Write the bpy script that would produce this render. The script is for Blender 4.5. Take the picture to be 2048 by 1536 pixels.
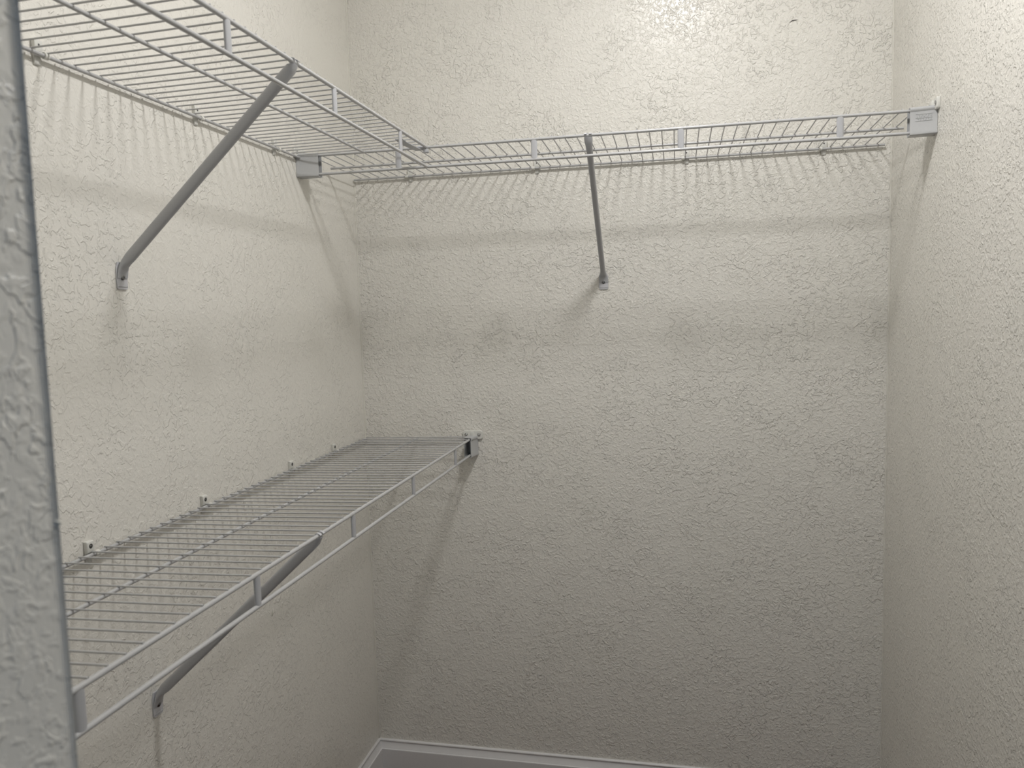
import bpy, bmesh, math, random
from mathutils import Vector, Matrix

random.seed(7)
scene = bpy.context.scene
for o in list(bpy.data.objects):
    bpy.data.objects.remove(o)
C = scene.collection

# ------------------------------------------------------------------ camera
FPX = 1549.5
YAW, PITCH, ROLL = -0.21113, -0.09176, -0.02757
CAM = Vector((0.8370, -1.9711, 1.2810))
cam_d = bpy.data.cameras.new('camera')
cam = bpy.data.objects.new('camera', cam_d)
C.objects.link(cam)
cyw, syw, cp, sp = math.cos(YAW), math.sin(YAW), math.cos(PITCH), math.sin(PITCH)
fwd = Vector((syw * cp, cyw * cp, sp))
rgt = Vector((cyw, -syw, 0))
upv = rgt.cross(fwd)
r2 = rgt * math.cos(ROLL) + upv * math.sin(ROLL)
u2 = upv * math.cos(ROLL) - rgt * math.sin(ROLL)
m = Matrix((r2, u2, -fwd)).transposed().to_4x4()
m.translation = CAM
cam.matrix_world = m
cam_d.sensor_fit = 'HORIZONTAL'
cam_d.sensor_width = 36.0
cam_d.lens = FPX / 2048 * 36.0
cam_d.clip_start = 0.02
cam_d.dof.use_dof = True
cam_d.dof.focus_distance = 1.75
cam_d.dof.aperture_fstop = 9.0
scene.camera = cam

# ------------------------------------------------------------------ world, exposure
LAMP_POS = Vector((0.84, -0.86, 2.348))   # rim of the dome
LAMP_R = 0.080
LAMP_SAG = 0.028
LAMP_W = 172.0           # emission strength of the dome
world = bpy.data.worlds.new('world')
scene.world = world
world.use_nodes = True
bg = world.node_tree.nodes['Background']
bg.inputs[0].default_value = (0.50, 0.70, 1.0, 1)
bg.inputs[1].default_value = 0.19
vs = scene.view_settings
vs.view_transform = 'Standard'
vs.look = 'None'
vs.gamma = 1.0
vs.use_curve_mapping = False
vs.exposure = 0.0

# ------------------------------------------------------------------ materials
def new_mat(name):
    mt = bpy.data.materials.new(name)
    mt.use_nodes = True
    nt = mt.node_tree
    return mt, nt, nt.nodes['Principled BSDF']

def wall_mat(name, col, seed, rough=0.31, amp=0.0013, scl=1.0, peel=0.45):
    mt, nt, b = new_mat(name)
    N, L = nt.nodes, nt.links
    tc = N.new('ShaderNodeTexCoord')
    mp = N.new('ShaderNodeMapping')
    mp.inputs['Location'].default_value = (seed * 1.7, seed * 0.9, seed * 2.3)
    L.new(tc.outputs['Object'], mp.inputs['Vector'])
    def noise(scale, detail, rgh, dist):
        n = N.new('ShaderNodeTexNoise')
        n.inputs['Scale'].default_value = scale * scl
        n.inputs['Detail'].default_value = detail
        n.inputs['Roughness'].default_value = rgh
        n.inputs['Distortion'].default_value = dist
        L.new(mp.outputs[0], n.inputs['Vector'])
        return n
    def ramp(src, a, b_, lo=0.0, hi=1.0):
        r = N.new('ShaderNodeMapRange')
        r.interpolation_type = 'SMOOTHSTEP'
        r.inputs[1].default_value = a
        r.inputs[2].default_value = b_
        r.inputs[3].default_value = lo
        r.inputs[4].default_value = hi
        L.new(src, r.inputs[0])
        return r.outputs[0]
    def math_(op, a, b_):
        q = N.new('ShaderNodeMath')
        q.operation = op
        for i, v in enumerate((a, b_)):
            if isinstance(v, (int, float)):
                q.inputs[i].default_value = v
            else:
                L.new(v, q.inputs[i])
        return q.outputs[0]
    n1 = noise(74, 3.0, 0.55, 0.7)       # flattened splatters
    n2 = noise(150, 2.0, 0.5, 0.3)       # finer peel
    n3 = noise(9, 2.0, 0.5, 0.0)         # density of the splatters
    a = ramp(n1.outputs['Fac'], 0.51, 0.575)
    c = ramp(n2.outputs['Fac'], 0.46, 0.66)
    d = ramp(n3.outputs['Fac'], 0.35, 0.65, 0.35, 1.0)
    h = math_('ADD', math_('MULTIPLY', a, d), math_('MULTIPLY', c, peel))
    bp = N.new('ShaderNodeBump')
    bp.inputs['Strength'].default_value = 1.0
    bp.inputs['Distance'].default_value = amp
    L.new(h, bp.inputs['Height'])
    L.new(bp.outputs[0], b.inputs['Normal'])
    # faint blotchiness of the roller coat
    n4 = noise(3.2, 2.0, 0.5, 0.0)
    mx = N.new('ShaderNodeMix')
    mx.data_type = 'RGBA'
    mx.inputs['A'].default_value = (*[k * 0.975 for k in col], 1)
    mx.inputs['B'].default_value = (col[0] * 1.02, col[1] * 1.015, min(1, col[2] * 1.03), 1)
    L.new(n4.outputs['Fac'], mx.inputs['Factor'])
    L.new(mx.outputs['Result'], b.inputs['Base Color'])
    b.inputs['Roughness'].default_value = rough
    b.inputs['Specular IOR Level'].default_value = 0.45
    return mt

def plain(name, col, rough=0.4, metal=0.0, spec=0.5, bump=0.0, bscale=300):
    mt, nt, b = new_mat(name)
    N, L = nt.nodes, nt.links
    tc = N.new('ShaderNodeTexCoord')
    n = N.new('ShaderNodeTexNoise')
    n.inputs['Scale'].default_value = bscale
    L.new(tc.outputs['Object'], n.inputs['Vector'])
    mx = N.new('ShaderNodeMix')
    mx.data_type = 'RGBA'
    mx.inputs['A'].default_value = (*[k * 0.96 for k in col], 1)
    mx.inputs['B'].default_value = (*[min(1, k * 1.03) for k in col], 1)
    L.new(n.outputs['Fac'], mx.inputs['Factor'])
    L.new(mx.outputs['Result'], b.inputs['Base Color'])
    b.inputs['Roughness'].default_value = rough
    b.inputs['Metallic'].default_value = metal
    b.inputs['Specular IOR Level'].default_value = spec
    if bump:
        bp = N.new('ShaderNodeBump')
        bp.inputs['Distance'].default_value = bump
        L.new(n.outputs['Fac'], bp.inputs['Height'])
        L.new(bp.outputs[0], b.inputs['Normal'])
    return mt

WALLCOL = (0.808, 0.788, 0.722)
M_WALL_B = wall_mat('paint_back', WALLCOL, 1.0)
M_WALL_L = wall_mat('paint_left', WALLCOL, 4.3, amp=0.00075, peel=0.35)
M_WALL_R = wall_mat('paint_right', WALLCOL, 8.1, amp=0.0011)
M_WALL_F = wall_mat('paint_front', WALLCOL, 12.4, amp=0.0008, peel=0.3, scl=0.85)
M_CEIL = wall_mat('paint_ceiling', (0.78, 0.77, 0.74), 15.0, rough=0.8)
M_TRIM = plain('trim_paint', (0.74, 0.73, 0.725), 0.35)
M_FLOOR = plain('floor_carpet', (0.12, 0.070, 0.050), 0.9, spec=0.1, bump=0.002, bscale=420)
M_CAULK = plain('caulk', (0.74, 0.72, 0.65), 0.45, bump=0.0008, bscale=160)
M_WIRE = plain('epoxy_white', (0.50, 0.50, 0.50), 0.26)
M_POST = plain('epoxy_white_strip', (0.47, 0.475, 0.49), 0.34)
M_BRACE = plain('epoxy_grey_white', (0.47, 0.475, 0.49), 0.42)
M_PLATE = plain('plate_white', (0.56, 0.56, 0.58), 0.40)
M_CAP = plain('plastic_cap', (0.49, 0.495, 0.495), 0.40)
M_CLIP = plain('plastic_clip', (0.72, 0.715, 0.67), 0.40)
M_SCREW = plain('screw_steel', (0.22, 0.22, 0.22), 0.25, metal=1.0)
M_SCREW2 = plain('screw_zinc', (0.55, 0.55, 0.54), 0.42, metal=1.0)
M_DARK = plain('recess_shade', (0.035, 0.035, 0.033), 0.6)  # near-black colour painting the shade inside the clips' screw holes
M_SCUFF = plain('scuff', (0.16, 0.15, 0.14), 0.8)
M_LAMPB = plain('lamp_base_white', (0.78, 0.78, 0.77), 0.35)

# ------------------------------------------------------------------ mesh helpers
def make(name, bm, mat, parent=None, smooth=False, angle=None):
    me = bpy.data.meshes.new(name)
    bmesh.ops.recalc_face_normals(bm, faces=bm.faces)
    bm.to_mesh(me)
    bm.free()
    me.materials.append(mat)
    if smooth:
        for p in me.polygons:
            p.use_smooth = True
        if angle is not None:
            me.set_sharp_from_angle(angle=angle)
    o = bpy.data.objects.new(name, me)
    C.objects.link(o)
    if parent is not None:
        o.parent = parent
        o.matrix_parent_inverse = Matrix.Translation(-parent.location)
    return o

def empty(name, loc, label, cat, group=None):
    o = bpy.data.objects.new(name, None)
    o.location = loc
    o.empty_display_size = 0.03
    C.objects.link(o)
    o['label'] = label
    o['category'] = cat
    if group:
        o['group'] = group
    return o

def struct(o, label, cat):
    o['kind'] = 'structure'
    o['label'] = label
    o['category'] = cat
    return o

def add_box(bm, lo, hi, bevel=0.0, seg=2):
    vs_ = [bm.verts.new((x, y, z)) for x in (lo[0], hi[0]) for y in (lo[1], hi[1]) for z in (lo[2], hi[2])]
    idx = ((0, 1, 3, 2), (4, 6, 7, 5), (0, 4, 5, 1), (2, 3, 7, 6), (0, 2, 6, 4), (1, 5, 7, 3))
    fs = [bm.faces.new([vs_[i] for i in f]) for f in idx]
    if bevel:
        es = list({e for f in fs for e in f.edges})
        bmesh.ops.bevel(bm, geom=es, offset=bevel, segments=seg, profile=0.5, affect='EDGES')

def frame_of(d):
    d = d.normalized()
    a = Vector((0, 0, 1)) if abs(d.z) < 0.9 else Vector((1, 0, 0))
    x = d.cross(a).normalized()
    return x, d.cross(x).normalized()

def add_tube(bm, pts, r, n=10, cap=True):
    """round tube through points; r a number or a list"""
    pts = [Vector(p) for p in pts]
    rs = r if isinstance(r, (list, tuple)) else [r] * len(pts)
    rings = []
    x = None
    for i, p in enumerate(pts):
        d = (pts[min(i + 1, len(pts) - 1)] - pts[max(i - 1, 0)]).normalized()
        if x is None:
            x, y = frame_of(d)
        else:
            x = (x - d * x.dot(d)).normalized()
            y = d.cross(x)
        rings.append([bm.verts.new(p + (x * math.cos(2 * math.pi * k / n) + y * math.sin(2 * math.pi * k / n)) * rs[i]) for k in range(n)])
    for a, b in zip(rings, rings[1:]):
        for k in range(n):
            bm.faces.new((a[k], a[(k + 1) % n], b[(k + 1) % n], b[k]))
    if cap:
        bm.faces.new(rings[0][::-1])
        bm.faces.new(rings[-1])
    return rings

def loft(bm, rings, cap0=True, cap1=True):
    vr = [[bm.verts.new(p) for p in ring] for ring in rings]
    n = len(vr[0])
    for a, b in zip(vr, vr[1:]):
        for k in range(n):
            bm.faces.new((a[k], a[(k + 1) % n], b[(k + 1) % n], b[k]))
    if cap0:
        bm.faces.new(vr[0][::-1])
    if cap1:
        bm.faces.new(vr[-1])
    return vr

# ------------------------------------------------------------------ room
W = 1.3243          # closet width
YF = -1.615         # inner face of the front (door) wall
YO = -1.730         # its bedroom face
JX = 0.503          # left door jamb
JX2 = 1.262         # right door jamb
HZ = 2.03           # door head
CZ = 2.40           # ceiling
T = 0.10

def box_obj(name, lo, hi, mat, bevel=0.0):
    bm = bmesh.new()
    add_box(bm, lo, hi, bevel)
    return make(name, bm, mat)

wall_back = struct(box_obj('wall_back', (-T, 0, -0.02), (W + T, T, CZ + T), M_WALL_B),
                   'beige knockdown-textured back wall behind the long upper shelf', 'wall')
wall_left = struct(box_obj('wall_left', (-T, YF, -0.02), (0, 0, CZ + T), M_WALL_L),
                   'beige knockdown-textured left wall carrying two wire shelves', 'wall')
wall_right = struct(box_obj('wall_right', (W, YF, -0.02), (W + T, 0, CZ + T), M_WALL_R),
                    'bare beige textured right wall', 'wall')
# front wall with the door opening: one mesh, opening cut out
bm = bmesh.new()
def front_ring(y):
    return [(-0.9, y, -0.02), (JX, y, -0.02), (JX, y, HZ), (JX2, y, HZ), (JX2, y, -0.02), (2.3, y, -0.02), (2.3, y, CZ), (-0.9, y, CZ)]
ra = [bm.verts.new(p) for p in front_ring(YF)]
rb = [bm.verts.new(p) for p in front_ring(YO)]
bm.faces.new(ra)
bm.faces.new(rb[::-1])
for k in range(8):
    bm.faces.new((ra[k], rb[k], rb[(k + 1) % 8], ra[(k + 1) % 8]))
bm.edges.ensure_lookup_table()
ed = [e for e in bm.edges if abs(e.verts[0].co.x - e.verts[1].co.x) < 1e-6 and abs(e.verts[0].co.y - e.verts[1].co.y) < 1e-6
      and abs(e.verts[0].co.x - JX) < 1e-6]
bmesh.ops.bevel(bm, geom=ed, offset=0.006, segments=6, profile=0.5, affect='EDGES')
wall_front = struct(make('wall_front', bm, M_WALL_F),
                    'blurred grey edge of the door wall close at the far left', 'wall')
floor = struct(box_obj('floor', (-0.9, -3.2, -0.10), (2.3, 0, 0.0), M_FLOOR), 'dark carpet floor of the closet', 'floor')
ceiling = struct(box_obj('ceiling', (0, YF, CZ), (W, 0, CZ + T), M_CEIL), 'white closet ceiling above the shelves', 'ceiling')

# baseboards: moulded profile (offset from wall, height), mitred in the corners
BH = 0.089
PROF = [(0, BH), (0.0030, BH), (0.0048, BH - 0.0008), (0.0060, BH - 0.0026), (0.0060, BH - 0.0044), (0.0050, BH - 0.0060),
        (0.0046, BH - 0.0072), (0.0054, BH - 0.0105), (0.0070, BH - 0.0145), (0.0090, BH - 0.0185), (0.0104, BH - 0.0215),
        (0.0112, BH - 0.0232), (0.0134, BH - 0.0236), (0.0140, BH - 0.0244), (0.0140, BH - 0.0262), (0.0140, 0.0), (0, 0.0)]
def baseboard(name, fa, fb, label):
    bm = bmesh.new()
    loft(bm, [[fa(o, z) for o, z in PROF], [fb(o, z) for o, z in PROF]])
    o = make(name, bm, M_TRIM, smooth=True, angle=0.7)
    return struct(o, label, 'baseboard')
baseboard('baseboard_back', lambda o, z: (o, -o, z), lambda o, z: (W - o, -o, z), 'white moulded baseboard along the back wall')
baseboard('baseboard_left', lambda o, z: (o, YF, z), lambda o, z: (o, -o, z), 'white moulded baseboard along the left wall')
baseboard('baseboard_right', lambda o, z: (W - o, YF, z), lambda o, z: (W - o, -o, z), 'white moulded baseboard along the right wall')

# caulked inside corners: slim uneven beads
def caulk(name, x, sx, label):
    bm = bmesh.new()
    n = 170
    pts, rs = [], []
    for i in range(n + 1):
        z = BH + (CZ - BH) * i / n
        pts.append((x + sx * (0.0006 + random.uniform(-0.0003, 0.0003)), -0.0006 + random.uniform(-0.0003, 0.0003), z))
        rs.append(0.0021 + random.uniform(-0.0006, 0.0007))
    add_tube(bm, pts, rs, n=6)
    return struct(make(name, bm, M_CAULK, smooth=True), label, 'trim')
caulk('trim_1', 0.0, 1, 'painted caulk bead in the corner of left and back walls')
caulk('trim_2', W, -1, 'painted caulk bead in the corner of right and back walls')

# small nicks on the walls (parts of the walls)
def nick(parent, pts, r, mat, name):
    bm = bmesh.new()
    add_tube(bm, pts, r, n=6)
    return make(name, bm, mat, parent, smooth=True)
nick(wall_back, [(1.099, -0.0004, 1.9355), (1.105, -0.0008, 1.9395), (1.111, -0.0008, 1.9400), (1.117, -0.0004, 1.9402)], [0.0004, 0.0012, 0.0010, 0.0004], M_SCUFF, 'scuff')
nick(wall_back, [(1.2085, -0.0003, 0.1520), (1.2100, -0.0006, 0.1535)], [0.0010, 0.0010], M_SCUFF, 'scuff')
nick(wall_left, [(0.0003, -0.5370, 0.660), (0.0016, -0.5345, 0.666), (0.0016, -0.5330, 0.670), (0.0003, -0.5325, 0.675)], [0.0008, 0.0020, 0.0016, 0.0006], M_CAULK, 'paint_blob')
nick(wall_front, [(JX + 0.0003, YF - 0.003, 1.1745), (JX + 0.0008, YF + 0.0006, 1.1725), (JX + 0.0003, YF - 0.003, 1.1705)], [0.0008, 0.0017, 0.0008], M_CAULK, 'plaster_chip')

# ------------------------------------------------------------------ wire shelves
ZU = 1.646
ZL = 0.9540
H = 0.0418           # lip height, rod to rod
RF, RB, RW = 0.0032, 0.0028, 0.0013
GAP = 0.0088
DZB = 0.0043         # back rod sits this much lower than the front rod

def frame_left(z):      # u = distance along -y, v = depth from left wall
    return lambda u, v, dz: Vector((v, -u, z + dz))
def frame_back(z):
    return lambda u, v, dz: Vector((u, -v, z + dz))
FUL, FUB, FLO = frame_left(ZU), frame_back(ZU), frame_left(ZL)

WF = RF + 0.0008        # wire centre above the front rod centre
WB = -DZB + RB + 0.0011
def wire_dz(v, D):
    t = (v - GAP) / (D - GAP)
    return WB + (WF - WB) * t - 4 * 0.0006 * t * (1 - t)     # wires bow down slightly in the middle

def rod(name, P, u0, u1, v, dz, r, parent, mat=M_WIRE, n=12):
    bm = bmesh.new()
    add_tube(bm, [P(u0, v, dz), P(u1, v, dz)], r, n=n)
    return make(name, bm, mat, parent, smooth=True, angle=0.9)

def shelf(P, D, VM, u_front, u_mid, u_back, wires, posts, label, along):
    root = empty('wire_shelf', P((u_front[0] + u_front[1]) / 2, D / 2, 0), label, 'shelf', 'white wire closet shelves')
    rod('front_rod', P, u_front[0], u_front[1], D, 0, RF, root)
    rod('lip_rod', P, u_front[0], u_front[1], D, -H, RF, root)
    rod('middle_rod', P, u_mid[0], u_mid[1], VM, wire_dz(VM, D) - RW - RB + 0.0003, RB, root)
    rod('back_rod', P, u_back[0], u_back[1], GAP, -DZB, RB, root)
    # cross wires, one mesh shared
    me = None
    for u in wires:
        if me is None:
            bm = bmesh.new()
            o0 = P(0, 0, 0)
            pts = []
            for k in range(7):
                v = GAP - 0.0015 + (D + 0.0008 - GAP + 0.0015) * k / 6
                pts.append(P(0, v, wire_dz(v, D)) - o0)
            add_tube(bm, pts, RW, n=8)
            w = make('cross_wire', bm, M_WIRE, root, smooth=True, angle=0.9)
            me = w.data
        else:
            w = bpy.data.objects.new('cross_wire', me)
            C.objects.link(w)
            w.parent = root
            w.matrix_parent_inverse = Matrix.Translation(-root.location)
        w.location = P(u, 0, 0)
    # flattened posts between the two front rods
    pme = None
    for u in posts:
        if pme is None:
            bm = bmesh.new()
            o0 = P(0, D, 0)
            rings = []
            nn = 20
            for dz, s in ((-0.0012, 0.92), (-0.006, 1.0), (-H + 0.006, 1.0), (-H + 0.0012, 0.92)):
                ring = []
                for k in range(nn):
                    t = 2 * math.pi * k / nn
                    ring.append(P(0.0066 * s * math.copysign(abs(math.cos(t)) ** 0.8, math.cos(t)),
                                  D + 0.0030 * math.sin(t), dz) - o0)
                rings.append(ring)
            loft(bm, rings)
            q = make('lip_post', bm, M_POST, root, smooth=True, angle=0.9)
            pme = q.data
        else:
            q = bpy.data.objects.new('lip_post', pme)
            C.objects.link(q)
            q.parent = root
            q.matrix_parent_inverse = Matrix.Translation(-root.location)
        q.location = P(u, D, 0)
    return root

DB = 0.3112
wu = [0.7838 + 0.02535 * k for k in range(-30, 21)]
wu = [u for u in wu if 0.012 < u < 1.296]
shelf_back = shelf(FUB, DB, 0.169, (0.018, 1.306), (0.0130, 1.305), (0.004, 1.3075), wu, (0.239, 0.5435, 0.848, 1.153),
                   'upper white wire shelf running along the back wall', 'x')
wu = [0.9022 + 0.0127 - 0.0254 * k for k in range(-27, 24)]
wu = [u for u in wu if DB + 0.008 < u < 1.60]
shelf_ul = shelf(FUL, 0.305, 0.162, (DB + 0.001, 1.605), (DB + 0.010, 1.605), (DB + 0.004, 1.605), wu, (0.4785, 0.7815, 1.0845, 1.389),
                 'upper white wire shelf along the left wall, seen from below', 'y')
wu = [0.9403 + 0.0127 - 0.0254 * k for k in range(-26, 38)]
wu = [u for u in wu if 0.006 < u < 1.60]
shelf_low = shelf(FLO, 0.305, 0.153, (0.012, 1.605), (0.006, 1.605), (0.006, 1.605), wu, (0.172, 0.482, 0.786, 1.091, 1.3965),
                  'lower white wire shelf on the left wall, seen from above', 'y')

# ------------------------------------------------------------------ screws
def screw(P, u, v, dz, parent, r=0.0042, proud=0.0022, mat=M_SCREW, name='screw'):
    """pan-head screw on a face of the wall side v, head pointing away from the wall"""
    bm = bmesh.new()
    rings = []
    n = 14
    for k, (rr, h) in enumerate(((1.0, -0.001), (1.0, 0.35), (0.88, 0.75), (0.6, 0.95), (0.30, 1.0), (0.24, 0.55))):
        hh = h * proud if h > 0 else h
        rings.append([P(u + rr * r * math.cos(2 * math.pi * i / n), v + hh, dz + rr * r * math.sin(2 * math.pi * i / n)) for i in range(n)])
    loft(bm, rings)
    s = make(name, bm, mat, parent, smooth=True, angle=0.8)
    return s

# ------------------------------------------------------------------ diagonal braces
def brace(P, u, D, label, lean=0.0):
    root = empty('shelf_brace', P(u, 0.002, -0.312), label, 'shelf brace', 'diagonal shelf braces')
    # oval tube, pressed flat towards the wall
    path = [(D - 0.0030, -0.0042, 0.0086, 0.0070), (D - 0.0065, -0.0100, 0.0088, 0.0074), (D - 0.015, -0.0175, 0.0072, 0.0082)]
    v0, z0, v1, z1 = D - 0.015, -0.0175, 0.019, -0.2640
    for t in (0.12, 0.5, 0.88, 1.0):
        path.append((v0 + (v1 - v0) * t, z0 + (z1 - z0) * t, 0.0064, 0.0084))
    path += [(0.0115, -0.2715, 0.0074, 0.0066), (0.0068, -0.2780, 0.0098, 0.0040), (0.0042, -0.2870, 0.0115, 0.0018), (0.0032, -0.2960, 0.0116, 0.0008)]
    bm = bmesh.new()
    rings = []
    n = 20
    for i, (v, dz, hw, ht) in enumerate(path):
        a = path[max(i - 1, 0)]
        b = path[min(i + 1, len(path) - 1)]
        tv, tz = b[0] - a[0], b[1] - a[1]
        l = math.hypot(tv, tz)
        nv, nz = -tz / l, tv / l
        if i == 0:
            nv, nz = (1.0 if nv > 0 else -1.0), 0.0      # cut level under the rod
        f = (D - v) / D
        uu = u + lean * f
        ring = []
        for k in range(n):
            t = 2 * math.pi * k / n
            ct, st = math.cos(t), math.sin(t)
            e = 0.75
            cx_ = math.copysign(abs(ct) ** e, ct) * hw
            sx_ = math.copysign(abs(st) ** e, st) * ht
            ring.append(P(uu + cx_, v + nv * sx_, dz + nz * sx_))
        rings.append(ring)
    loft(bm, rings)
    make('brace_tube', bm, M_BRACE, root, smooth=True, angle=0.9)
    # wall plate: tongue with rounded lower corners and a turned-out lip
    ub = u + lean
    bm = bmesh.new()
    hw = 0.0118
    out = [(-hw, -0.281), (-hw, -0.3095), (-hw + 0.0010, -0.3118), (-hw + 0.0030, -0.3130), (hw - 0.0030, -0.3130),
           (hw - 0.0010, -0.3118), (hw, -0.3095), (hw, -0.281), (hw * 0.72, -0.2715), (-hw * 0.72, -0.2715)]
    loft(bm, [[P(ub + a, 0.0004, z) for a, z in out], [P(ub + a, 0.0020, z) for a, z in out],
              [P(ub + a * 0.95, 0.0026, z * 0.999 - 0.0003) for a, z in out]])
    plate = make('wall_plate', bm, M_PLATE, root, smooth=True, angle=0.6)
    bm = bmesh.new()
    add_tube(bm, [P(ub - hw + 0.002, 0.0026, -0.3085), P(ub + hw - 0.002, 0.0026, -0.3085)], 0.0010, n=8)
    make('plate_crease', bm, M_PLATE, plate, smooth=True)
    screw(P, ub, 0.0026, -0.2945, plate, r=0.0046, proud=0.0026)
    # two tongues hooked over the front rod
    for s in (-1, 1):
        bm = bmesh.new()
        rings = []
        w = 0.0028
        for k in range(12):
            t = math.radians(-100 + 265 * k / 11)
            rr0, rr1 = RF + 0.0002, RF + 0.0015
            if k > 9:
                rr0 += 0.0007 * (k - 9)
                rr1 += 0.0007 * (k - 9)
            uc = u + s * 0.0052
            cs = []
            for (du, rr) in ((-w, rr0), (w, rr0), (w, rr1), (-w, rr1)):
                cs.append(P(uc + du, D - rr * math.cos(t) * -1 * -1 if False else D + rr * math.sin(t + math.pi / 2) * -1, rr * math.sin(t)))
            rings.append(cs)
        loft(bm, rings)
        make('rod_hook', bm, M_PLATE, root, smooth=True, angle=0.8)
    return root

brace(FUL, 0.914, 0.305, 'diagonal grey brace under the left upper shelf', 0.004)
brace(FUB, 0.6585, DB, 'diagonal brace under the upper shelf in the middle of the back wall', -0.001)
brace(FLO, 0.911, 0.305, 'diagonal brace under the lower shelf, partly behind its lip', -0.004)

# ------------------------------------------------------------------ wall clips holding the back rods
def clip(P, u, label, rr=0.0018):
    root = empty('shelf_clip', P(u, 0.001, -0.016), label, 'shelf clip', 'small wall clips along the shelf backs')
    zb = -DZB
    bm = bmesh.new()
    # body: rounded block on the wall, cut off below the rod into a tongue
    prof = [(0.0004, 0.0200), (0.0052, 0.0200), (0.0066, 0.0188), (0.0070, 0.0170), (0.0070, 0.0048), (0.0060, 0.0030), (0.0034, 0.0022),
            (0.0034, -0.0060), (0.0030, -0.0120), (0.0016, -0.0135), (0.0004, -0.0135)]
    rings = []
    for s, sh in ((-0.0068, 0.9), (-0.0060, 1.0), (0.0060, 1.0), (0.0068, 0.9)):
        rings.append([P(u + s * (1.0 if z > -0.004 else 0.72), 0.0004 + (v - 0.0004) * sh, zb + (z - 0.008) * (0.97 if sh < 1 else 1) + 0.008) for v, z in prof])
    loft(bm, rings)
    make('clip_body', bm, M_CLIP, root, smooth=True, angle=0.6)
    # dark disc on the face paints the shade of a screw recess; screw on top
    bm = bmesh.new()
    n = 14
    loft(bm, [[P(u + rr * math.cos(2 * math.pi * k / n), 0.0068, zb + 0.0125 + rr * math.sin(2 * math.pi * k / n)) for k in range(n)],
              [P(u + rr * math.cos(2 * math.pi * k / n), 0.00715, zb + 0.0125 + rr * math.sin(2 * math.pi * k / n)) for k in range(n)]])
    rec = make('recess_shade_disc', bm, M_DARK, root)
    screw(P, u, 0.0070, zb + 0.0125, rec, r=rr * 0.58, proud=0.0008)
    # snap loop round the rod
    bm = bmesh.new()
    rings = []
    uc = u - 0.0085
    for k in range(11):
        t = math.radians(120 - 300 * k / 10)
        r0, r1 = RB + 0.0002, RB + 0.0017
        rings.append([P(uc + du, GAP + r * math.cos(t), zb + r * math.sin(t)) for du, r in ((-0.0034, r0), (0.0040, r0), (0.0040, r1), (-0.0034, r1))])
    loft(bm, rings)
    make('snap_loop', bm, M_CLIP, root, smooth=True, angle=0.6)
    return root

ULC = ((1.0518, 'wall clip of the left upper shelf nearest the door edge'),
       (0.700, 'wall clip of the left upper shelf right behind the brace'),
       (0.424, 'wall clip of the left upper shelf nearest the back wall'))
for u, lb in ULC:
    clip(FUL, u, lb)
UBC = ((0.1597, 'leftmost wall clip of the back upper shelf, near the corner'),
       (0.4947, 'second wall clip from the left on the back upper shelf'),
       (0.863, 'third wall clip from the left on the back upper shelf'),
       (1.176, 'rightmost wall clip of the back upper shelf'))
for u, lb in UBC:
    clip(FUB, u, lb)
LOC = ((1.030, 'wall clip of the lower shelf nearest the door edge'),
       (0.750, 'second nearest wall clip of the lower shelf, left wall'),
       (0.428, 'third wall clip along the lower shelf towards the corner'),
       (0.209, 'wall clip of the lower shelf nearest the back corner'))
for u, lb in LOC:
    clip(FLO, u, lb, 0.0036)

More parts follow.
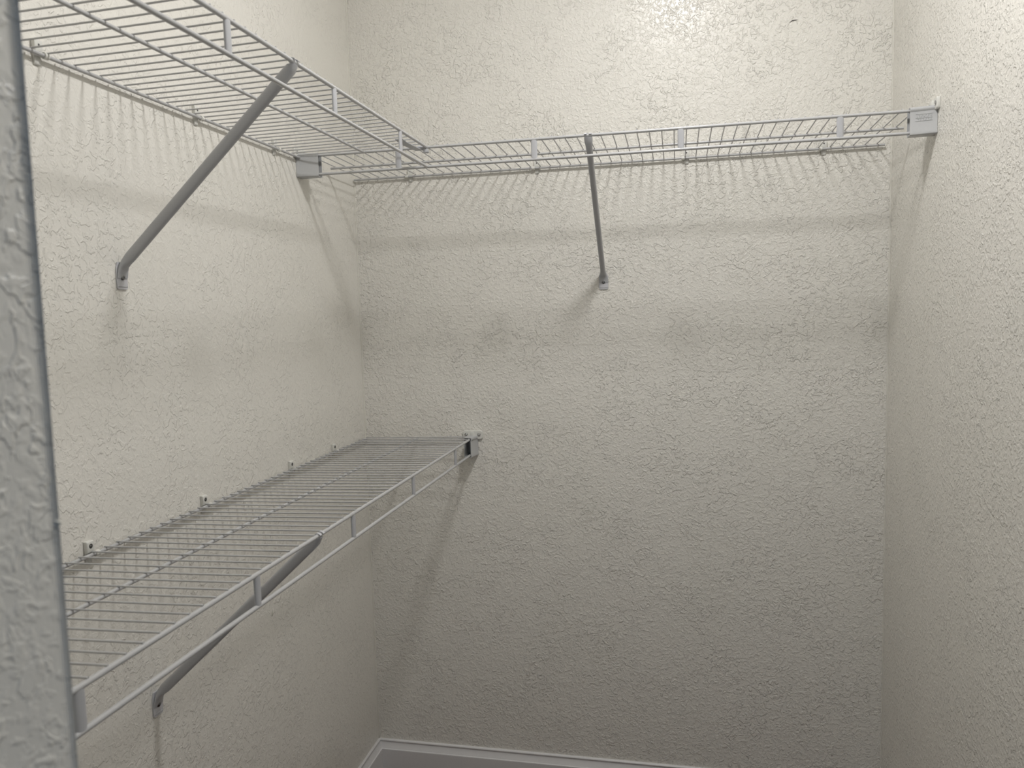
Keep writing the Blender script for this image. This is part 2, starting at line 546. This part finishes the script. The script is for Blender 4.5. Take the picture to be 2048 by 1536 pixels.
# ------------------------------------------------------------------ end brackets that cup the front lip
def end_bracket(P, wall_u, sgn, D, length, label, emboss=False):
    """sgn: direction along u away from the wall"""
    root = empty('end_bracket', P(wall_u, D, -0.024), label, 'end bracket', 'plastic end brackets of the wire shelves')
    t = 0.0018
    zt, zb = RF + 0.0026, -H - RF - 0.0026
    # outer and inner outline (v relative to D, z), same count
    outer = [(-0.0145, zt - 0.0015), (-0.0130, zt), (0.0035, zt), (0.0062, zt - 0.0012), (0.0074, zt - 0.0040), (0.0072, zt - 0.0066), (0.0054, zt - 0.0092),
             (0.0052, zb + 0.0085), (0.0062, zb + 0.0050), (0.0058, zb + 0.0018), (0.0036, zb), (-0.0130, zb), (-0.0145, zb + 0.0015)]
    inner = [(-0.0145 + t, zt - 0.0015 - t * .7), (-0.0130 + t * .7, zt - t), (0.0030, zt - t), (0.0046, zt - t - 0.0006), (0.0054, zt - 0.0042), (0.0050, zt - 0.0062), (0.0036, zt - 0.0088),
             (0.0036, zb + 0.0088), (0.0044, zb + 0.0050), (0.0040, zb + 0.0030), (0.0028, zb + t), (-0.0130 + t * .7, zb + t), (-0.0145 + t, zb + 0.0015 + t * .7)]
    bm = bmesh.new()
    u0, u1 = wall_u + sgn * 0.0006, wall_u + sgn * length
    def flare(d):                     # the front swells towards the wall
        return 0.0085 * max(0.0, 1 - d / length) ** 1.4
    rings = []
    for k in range(6):
        d = 0.0006 + (length - 0.0014) * k / 5
        f = flare(d) if k < 5 else 0.0
        rings.append([P(wall_u + sgn * d, D + v + (f if v > 0.003 else 0.0), z) for v, z in outer])
    rings += [[P(u1, D + v * 0.97, z) for v, z in outer], [P(u1, D + v, z) for v, z in inner], [P(u0 + sgn * 0.002, D + v, z) for v, z in inner]]
    loft(bm, rings)
    body = make('cup', bm, M_CAP, root, smooth=True, angle=0.55)
    # wall flange with two screws
    bm = bmesh.new()
    hw, z0, z1 = 0.0268, -0.0040, 0.0185
    c = 0.004
    out = [(-hw, z0 + c), (-hw, z1 - c), (-hw + c * .3, z1 - c * .3), (-hw + c, z1), (hw - c, z1), (hw - c * .3, z1 - c * .3), (hw, z1 - c), (hw, z0 + c),
           (hw - c * .3, z0 + c * .3), (hw - c, z0), (-hw + c, z0), (-hw + c * .3, z0 + c * .3)]
    ins = [(a * 0.95, (z - 0.007) * 0.9 + 0.007) for a, z in out]
    loft(bm, [[P(wall_u + sgn * 0.0004, D + a, z) for a, z in out], [P(wall_u + sgn * 0.0045, D + a, z) for a, z in out],
              [P(wall_u + sgn * 0.0058, D + a, z) for a, z in ins]])
    fl = make('wall_flange', bm, M_CLIP, root, smooth=True, angle=0.6)
    bm = bmesh.new()
    a = P(wall_u + sgn * 0.004, D - 0.0065, 0.0040)
    b = P(wall_u + sgn * 0.0078, D + 0.0045, 0.0160)
    add_box(bm, [min(a[i], b[i]) for i in range(3)], [max(a[i], b[i]) for i in range(3)], 0.0012)
    make('flange_boss', bm, M_CLIP, fl, smooth=True, angle=0.6)
    for s in (-1, 1):
        # screw head facing along u
        bm = bmesh.new()
        n = 14
        cu, cv, cz = wall_u + sgn * 0.0058, D + s * 0.0175, 0.0080
        rings = []
        for rr, hh in ((0.0046, -0.0006), (0.0046, 0.0008), (0.0038, 0.0008), (0.0034, -0.0001), (0.0026, 0.0010), (0.0012, 0.0014)):
            rings.append([P(cu + sgn * hh, cv + rr * math.cos(2 * math.pi * k / n), cz + rr * math.sin(2 * math.pi * k / n)) for k in range(n)])
        loft(bm, rings)
        make('screw', bm, M_SCREW2, fl, smooth=True, angle=0.7)
    if emboss:
        # moulded maker's panel: a raised frame with two worn, unreadable rows
        def slab(bm, ua, ub_, za, zb_):
            vs_ = []
            for uu in (ua, ub_):
                vf = D + 0.0053 + flare(abs(uu - wall_u))
                vs_.append([P(uu, vf - 0.0006, za), P(uu, vf + 0.0006, za), P(uu, vf + 0.0006, zb_), P(uu, vf - 0.0006, zb_)])
            loft(bm, vs_)
        c0, c1 = wall_u + sgn * 0.009, wall_u + sgn * 0.037
        for zr in (-0.0085, -0.0158, -0.0212):
            bm = bmesh.new()
            for k in range(4):
                slab(bm, c0 + (c1 - c0) * k / 4, c0 + (c1 - c0) * (k + 1) / 4, zr, zr - 0.0005)
            make('emboss_rule', bm, M_CAP, body)
        for z0_, z1_, k in ((-0.0105, -0.0142, 9), (-0.0172, -0.0200, 6)):
            for i in range(k):
                x0 = c0 + (c1 - c0) * (i + 0.6) / (k + 0.6)
                dx = sgn * 0.0016
                zz = z0_ if i % 2 else z1_ + 0.0004
                bm = bmesh.new()
                slab(bm, x0 - dx / 2, x0 - dx / 2 + sgn * 0.0004, z0_, z1_)
                slab(bm, x0 - dx / 2, x0 + dx / 2, zz, zz - 0.0004)
                make('emboss_mark', bm, M_CAP, body)
    return root

end_bracket(FUB, 0.0, 1, DB, 0.0500, 'plastic end bracket of the back shelf on the left wall')
end_bracket(FUB, W, -1, DB, 0.0465, 'plastic end bracket of the back shelf on the right wall', emboss=True)
end_bracket(FLO, 0.0, 1, 0.305, 0.0430, 'end bracket of the lower shelf on the back wall, dark hollow inside')

# ------------------------------------------------------------------ corner hook joining the two upper shelves
root = empty('corner_hook', (0.296, -0.33, ZU - 0.012), 'metal hook joining the two upper shelves at their inner corner', 'shelf hook')
bm = bmesh.new()
sec = []
for (x, y, z) in ((0.2790, -0.4150, -0.0020), (0.2800, -0.3950, -0.0046), (0.2830, -0.3560, -0.0052), (0.2860, -0.3300, -0.0056), (0.2900, -0.3160, -0.0064)):
    sec.append([Vector((x + a, y, ZU + z + b)) for a, b in ((-0.0085, -0.0008), (0.0085, -0.0008), (0.0085, 0.0008), (-0.0085, 0.0008))])
loft(bm, sec)
make('hook_strap', bm, M_BRACE, root)
bm = bmesh.new()
sec = []
for k in range(10):
    t = math.radians(-160 + 250 * k / 9)
    r0, r1 = RF + 0.0003, RF + 0.0018
    sec.append([Vector((0.2950 + du, -DB + r * math.cos(t + math.pi / 2), ZU + r * math.sin(t + math.pi / 2))) for du, r in ((-0.009, r0), (0.009, r0), (0.009, r1), (-0.009, r1))])
loft(bm, sec)
make('rod_saddle', bm, M_BRACE, root, smooth=True, angle=0.6)
bm = bmesh.new()
add_box(bm, (0.2990, -DB - 0.0075, ZU - 0.0125), (0.3095, -DB + 0.0030, ZU - 0.0040), 0.0014)
make('hook_block', bm, M_BRACE, root, smooth=True, angle=0.6)

# ------------------------------------------------------------------ ceiling lamp (just above the picture)
root = empty('ceiling_lamp', (LAMP_POS.x, LAMP_POS.y, CZ), 'small round flush dome lamp on the closet ceiling', 'lamp')
n = 32
def ring_at(rr, z):
    return [Vector((LAMP_POS.x + rr * math.cos(2 * math.pi * k / n), LAMP_POS.y + rr * math.sin(2 * math.pi * k / n), z)) for k in range(n)]
bm = bmesh.new()
loft(bm, [ring_at(rr, z) for rr, z in ((0.086, CZ - 0.0005), (0.088, CZ - 0.010), (0.088, LAMP_POS.z + 0.001), (0.085, LAMP_POS.z - 0.002), (0.0805, LAMP_POS.z + 0.0005))])
make('lamp_base', bm, M_LAMPB, root, smooth=True, angle=0.7)
bm = bmesh.new()
loft(bm, [ring_at(LAMP_R * math.cos(a), LAMP_POS.z - 0.0002 - LAMP_SAG * math.sin(a)) for a in [math.pi / 2 * k / 9 for k in range(9)] + [math.pi / 2 * 0.97]])
mt, nt, b = new_mat('lit_dome')
b.inputs['Base Color'].default_value = (0.8, 0.8, 0.8, 1)
b.inputs['Emission Color'].default_value = (1.0, 0.988, 0.982, 1)
b.inputs['Emission Strength'].default_value = LAMP_W
make('dome', bm, mt, root, smooth=True)
